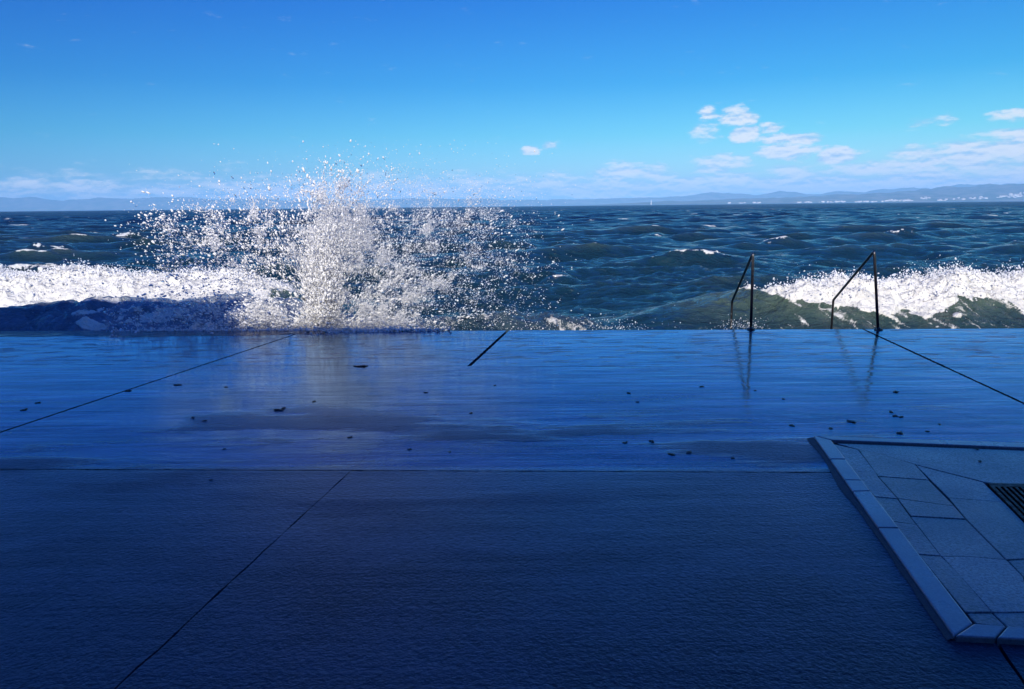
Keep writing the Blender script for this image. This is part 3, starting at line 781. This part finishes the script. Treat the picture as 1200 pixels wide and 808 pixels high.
# ------------------------------------------------------------------ far shore
def mat_hill(name, c0, c1):
    m, t, p = new_mat(name)
    n = t.noise(t.pos, .0016, 7, .62)
    t.set(p.inputs['Base Color'], t.mix(t.ss(n, .4, .62), c0, c1)); p.inputs['Roughness'].default_value = 1
    p.inputs['Specular IOR Level'].default_value = 0
    return m
def hills(name, D, depthm, px0, px1, prof, mat, seed):
    nx, ny = 420, 46
    xs = np.linspace((px0 - 600) / F * D, (px1 - 600) / F * D, nx)
    X, T = np.meshgrid(xs, np.linspace(0, 1, ny)); Y = D + T * depthm
    px = X / D * F + 600
    H = np.interp(px, [p[0] for p in prof], [p[1] for p in prof]) / F * (D + depthm * .55)
    r = fbm(X / (D * .035), Y / (D * .06), 6, seed, .52)
    r2 = fbm(X / (D * .008), Y / (D * .02), 4, seed + 3)
    shape = np.clip(np.sin(np.clip(T, 0, 1) * math.pi * .92), 0, 1) ** .9
    Z = SEA - 3 + H * shape * (.55 + .55 * r + .12 * (r2 - .5)) * 1.0
    co = np.stack([X, Y, Z], -1).reshape(-1, 3)
    i = np.arange((ny - 1) * nx).reshape(ny - 1, nx)[:, :-1].ravel()
    me = raw_mesh(name, co, np.stack([i, i + 1, i + nx + 1, i + nx], 1))
    return tag(link(name, me, mat), kind='structure'), (xs, X, Y, Z)
hm = mat_hill('wooded_hill', (.045,.065,.040), (.16,.14,.11))
_, HR = hills('hills', 24000, 9000, 690, 1420, [(690,0),(740,2),(850,5.5),(930,7),(980,8.5),(1030,9.5),(1090,12.5),(1150,13.5),(1200,18),(1300,24),(1420,28)], hm, 4)
hills('mountains', 40000, 6000, -320, 1500, [(-320,16),(0,16),(60,14.5),(120,16),(210,14),(300,13),(420,10),(520,11),(620,9),(720,9),(850,14),(880,12),(930,15),(1000,14),(1100,19),(1500,26)], hm, 9)

# towns on the far shore
def house_mesh(k):
    bm = bmesh.new(); rr = random.Random(k)
    w, d, h = rr.uniform(38, 70), rr.uniform(25, 40), rr.uniform(18, 40)
    add_box(bm, (-w/2, -d/2, -15), (w/2, d/2, h))
    a = [bm.verts.new(p) for p in ((-w/2-1,-d/2-1,h+.2),(w/2+1,-d/2-1,h+.2),(w/2+1,d/2+1,h+.2),(-w/2-1,d/2+1,h+.2),(-w/2-1,0,h+8),(w/2+1,0,h+8))]
    r0 = len(bm.faces)
    for f in ((0,1,5,4),(2,3,4,5),(1,2,5),(3,0,4),(3,2,1,0)): bm.faces.new([a[i] for i in f])
    fix(bm); bm.faces.ensure_lookup_table()
    for f in bm.faces[r0:]: f.material_index = 1
    me = bpy.data.meshes.new('house'); bm.to_mesh(me); bm.free(); me.materials.append(M['townwhite']); me.materials.append(M['roof']); return me
hp = [house_mesh(k) for k in range(6)]
def ground_z(x, y):
    xs, X, Y, Z = HR
    i = int(np.clip(np.searchsorted(xs, x), 1, len(xs) - 1)); j = int(np.clip((y - 24000) / 9000 * 45, 0, 44)); return float(Z[j, i])
spots = []
for cx, sx, n, ylo, yhi in ((1182,10,26,700,1500),(1168,5,10,800,1200),(1055,9,18,300,600),(1098,5,9,300,500),(1078,5,8,600,1100),(1038,6,10,400,700),(1012,12,8,200,400),(975,18,14,250,500),(938,10,10,250,400),(1120,9,8,500,900),(1140,10,10,500,1100),(880,14,8,300,450),(1002,3,5,200,300)):
    for k in range(n):
        px = random.gauss(cx, sx * .6); yy = 24000 + random.uniform(ylo, yhi); spots.append(((px - 600) / F * yy, yy))
for i, (xx, yy) in enumerate(spots):
    o = bpy.data.objects.new('house', hp[i % 6]); C.objects.link(o)
    o.location = (xx, yy, ground_z(xx, yy) + 4); o.rotation_euler.z = random.uniform(-.5, .5); s = random.uniform(.9, 1.5); o.scale = (s, s, s * .9)
    tag(o, 'tiny pale block in the town on the far shore', 'house', 'pale buildings of the towns on the far shore')
# lighthouse far out
bm = bmesh.new()
for r0, r1, z0, z1 in ((12, 9, -5, 95), (13, 13, 95, 99), (7, 7, 99, 112), (9, 1, 112, 124)):
    res = bmesh.ops.create_cone(bm, cap_ends=True, segments=16, radius1=r0, radius2=r1, depth=z1 - z0)
    bmesh.ops.translate(bm, verts=res['verts'], vec=(0, 0, (z0 + z1) / 2))
o = from_bm('lighthouse', bm, M['townwhite']); o.location = ((762 - 600) / F * 19000, 19000, SEA)
tag(o, 'tiny white tower standing out of the horizon left of the hills', 'lighthouse')

# ------------------------------------------------------------------ building behind the camera, whose shade covers the quay
def building(x0, x1, yf, h, label):
    root = bpy.data.objects.new('town_house', None); C.objects.link(root); root.location = ((x0+x1)/2, yf, .1)
    tag(root, label, 'building', 'houses behind the quay')
    L = Vector(root.location)
    def part(n, bm, mat, parent=None):
        bmesh.ops.translate(bm, verts=bm.verts, vec=-L if parent is None else -L); fix(bm); o = from_bm(n, bm, mat, parent or root); return o
    bm = bmesh.new(); add_box(bm, (x0, yf-9, -.1), (x1, yf, h-.35)); part('wall', bm, M['facade'])
    bm = bmesh.new(); add_box(bm, (x0-.02, yf-9.3, h-.349), (x1+.02, yf+.3, h)); part('roof', bm, M['roof'])
    nw = max(2, int((x1-x0) / 2.6)); nf = int(h // 3.1)
    for fl in range(nf):
        for k in range(nw):
            cx = x0 + (k+.5) * (x1-x0) / nw; zb = 1.0 + fl*3.05
            bm = bmesh.new(); add_box(bm, (cx-.5, yf+.003, zb), (cx+.5, yf+.04, zb+1.5)); w = part('window', bm, M['glass'])
            bm = bmesh.new()
            for s in (-1, 1): add_box(bm, (cx+s*.77-.25, yf+.004, zb-.03), (cx+s*.77+.25, yf+.06, zb+1.53))
            o = part('shutter', bm, M['shutter'], w)
building(-30, -6.2, -5.2, 10.6, 'taller cream house with green shutters standing behind the left of the quay')
building(-6.19, 9.2, -5.2, 9.35, 'lower cream house with green shutters standing straight behind the camera')
building(9.21, 30, -5.2, 11.4, 'cream house with green shutters standing behind the right of the quay')

# ------------------------------------------------------------------ haze
USE_HAZE = True
if USE_HAZE:
    bm = bmesh.new(); add_box(bm, (-60000, -60, -8), (60000, 56000, 1050)); fix(bm)
    hz = from_bm('haze', bm); tag(hz, kind='stuff')
    m = bpy.data.materials.new('haze_air'); m.use_nodes = True; nt = m.node_tree
    nt.nodes.remove(nt.nodes['Principled BSDF']); pv = nt.nodes.new('ShaderNodeVolumePrincipled')
    pv.inputs['Color'].default_value = (.30,.62,1,1); pv.inputs['Density'].default_value = 3.1e-5; pv.inputs['Anisotropy'].default_value = -.3
    nt.links.new(pv.outputs[0], nt.nodes['Material Output'].inputs['Volume'])
    hz.data.materials.append(m)
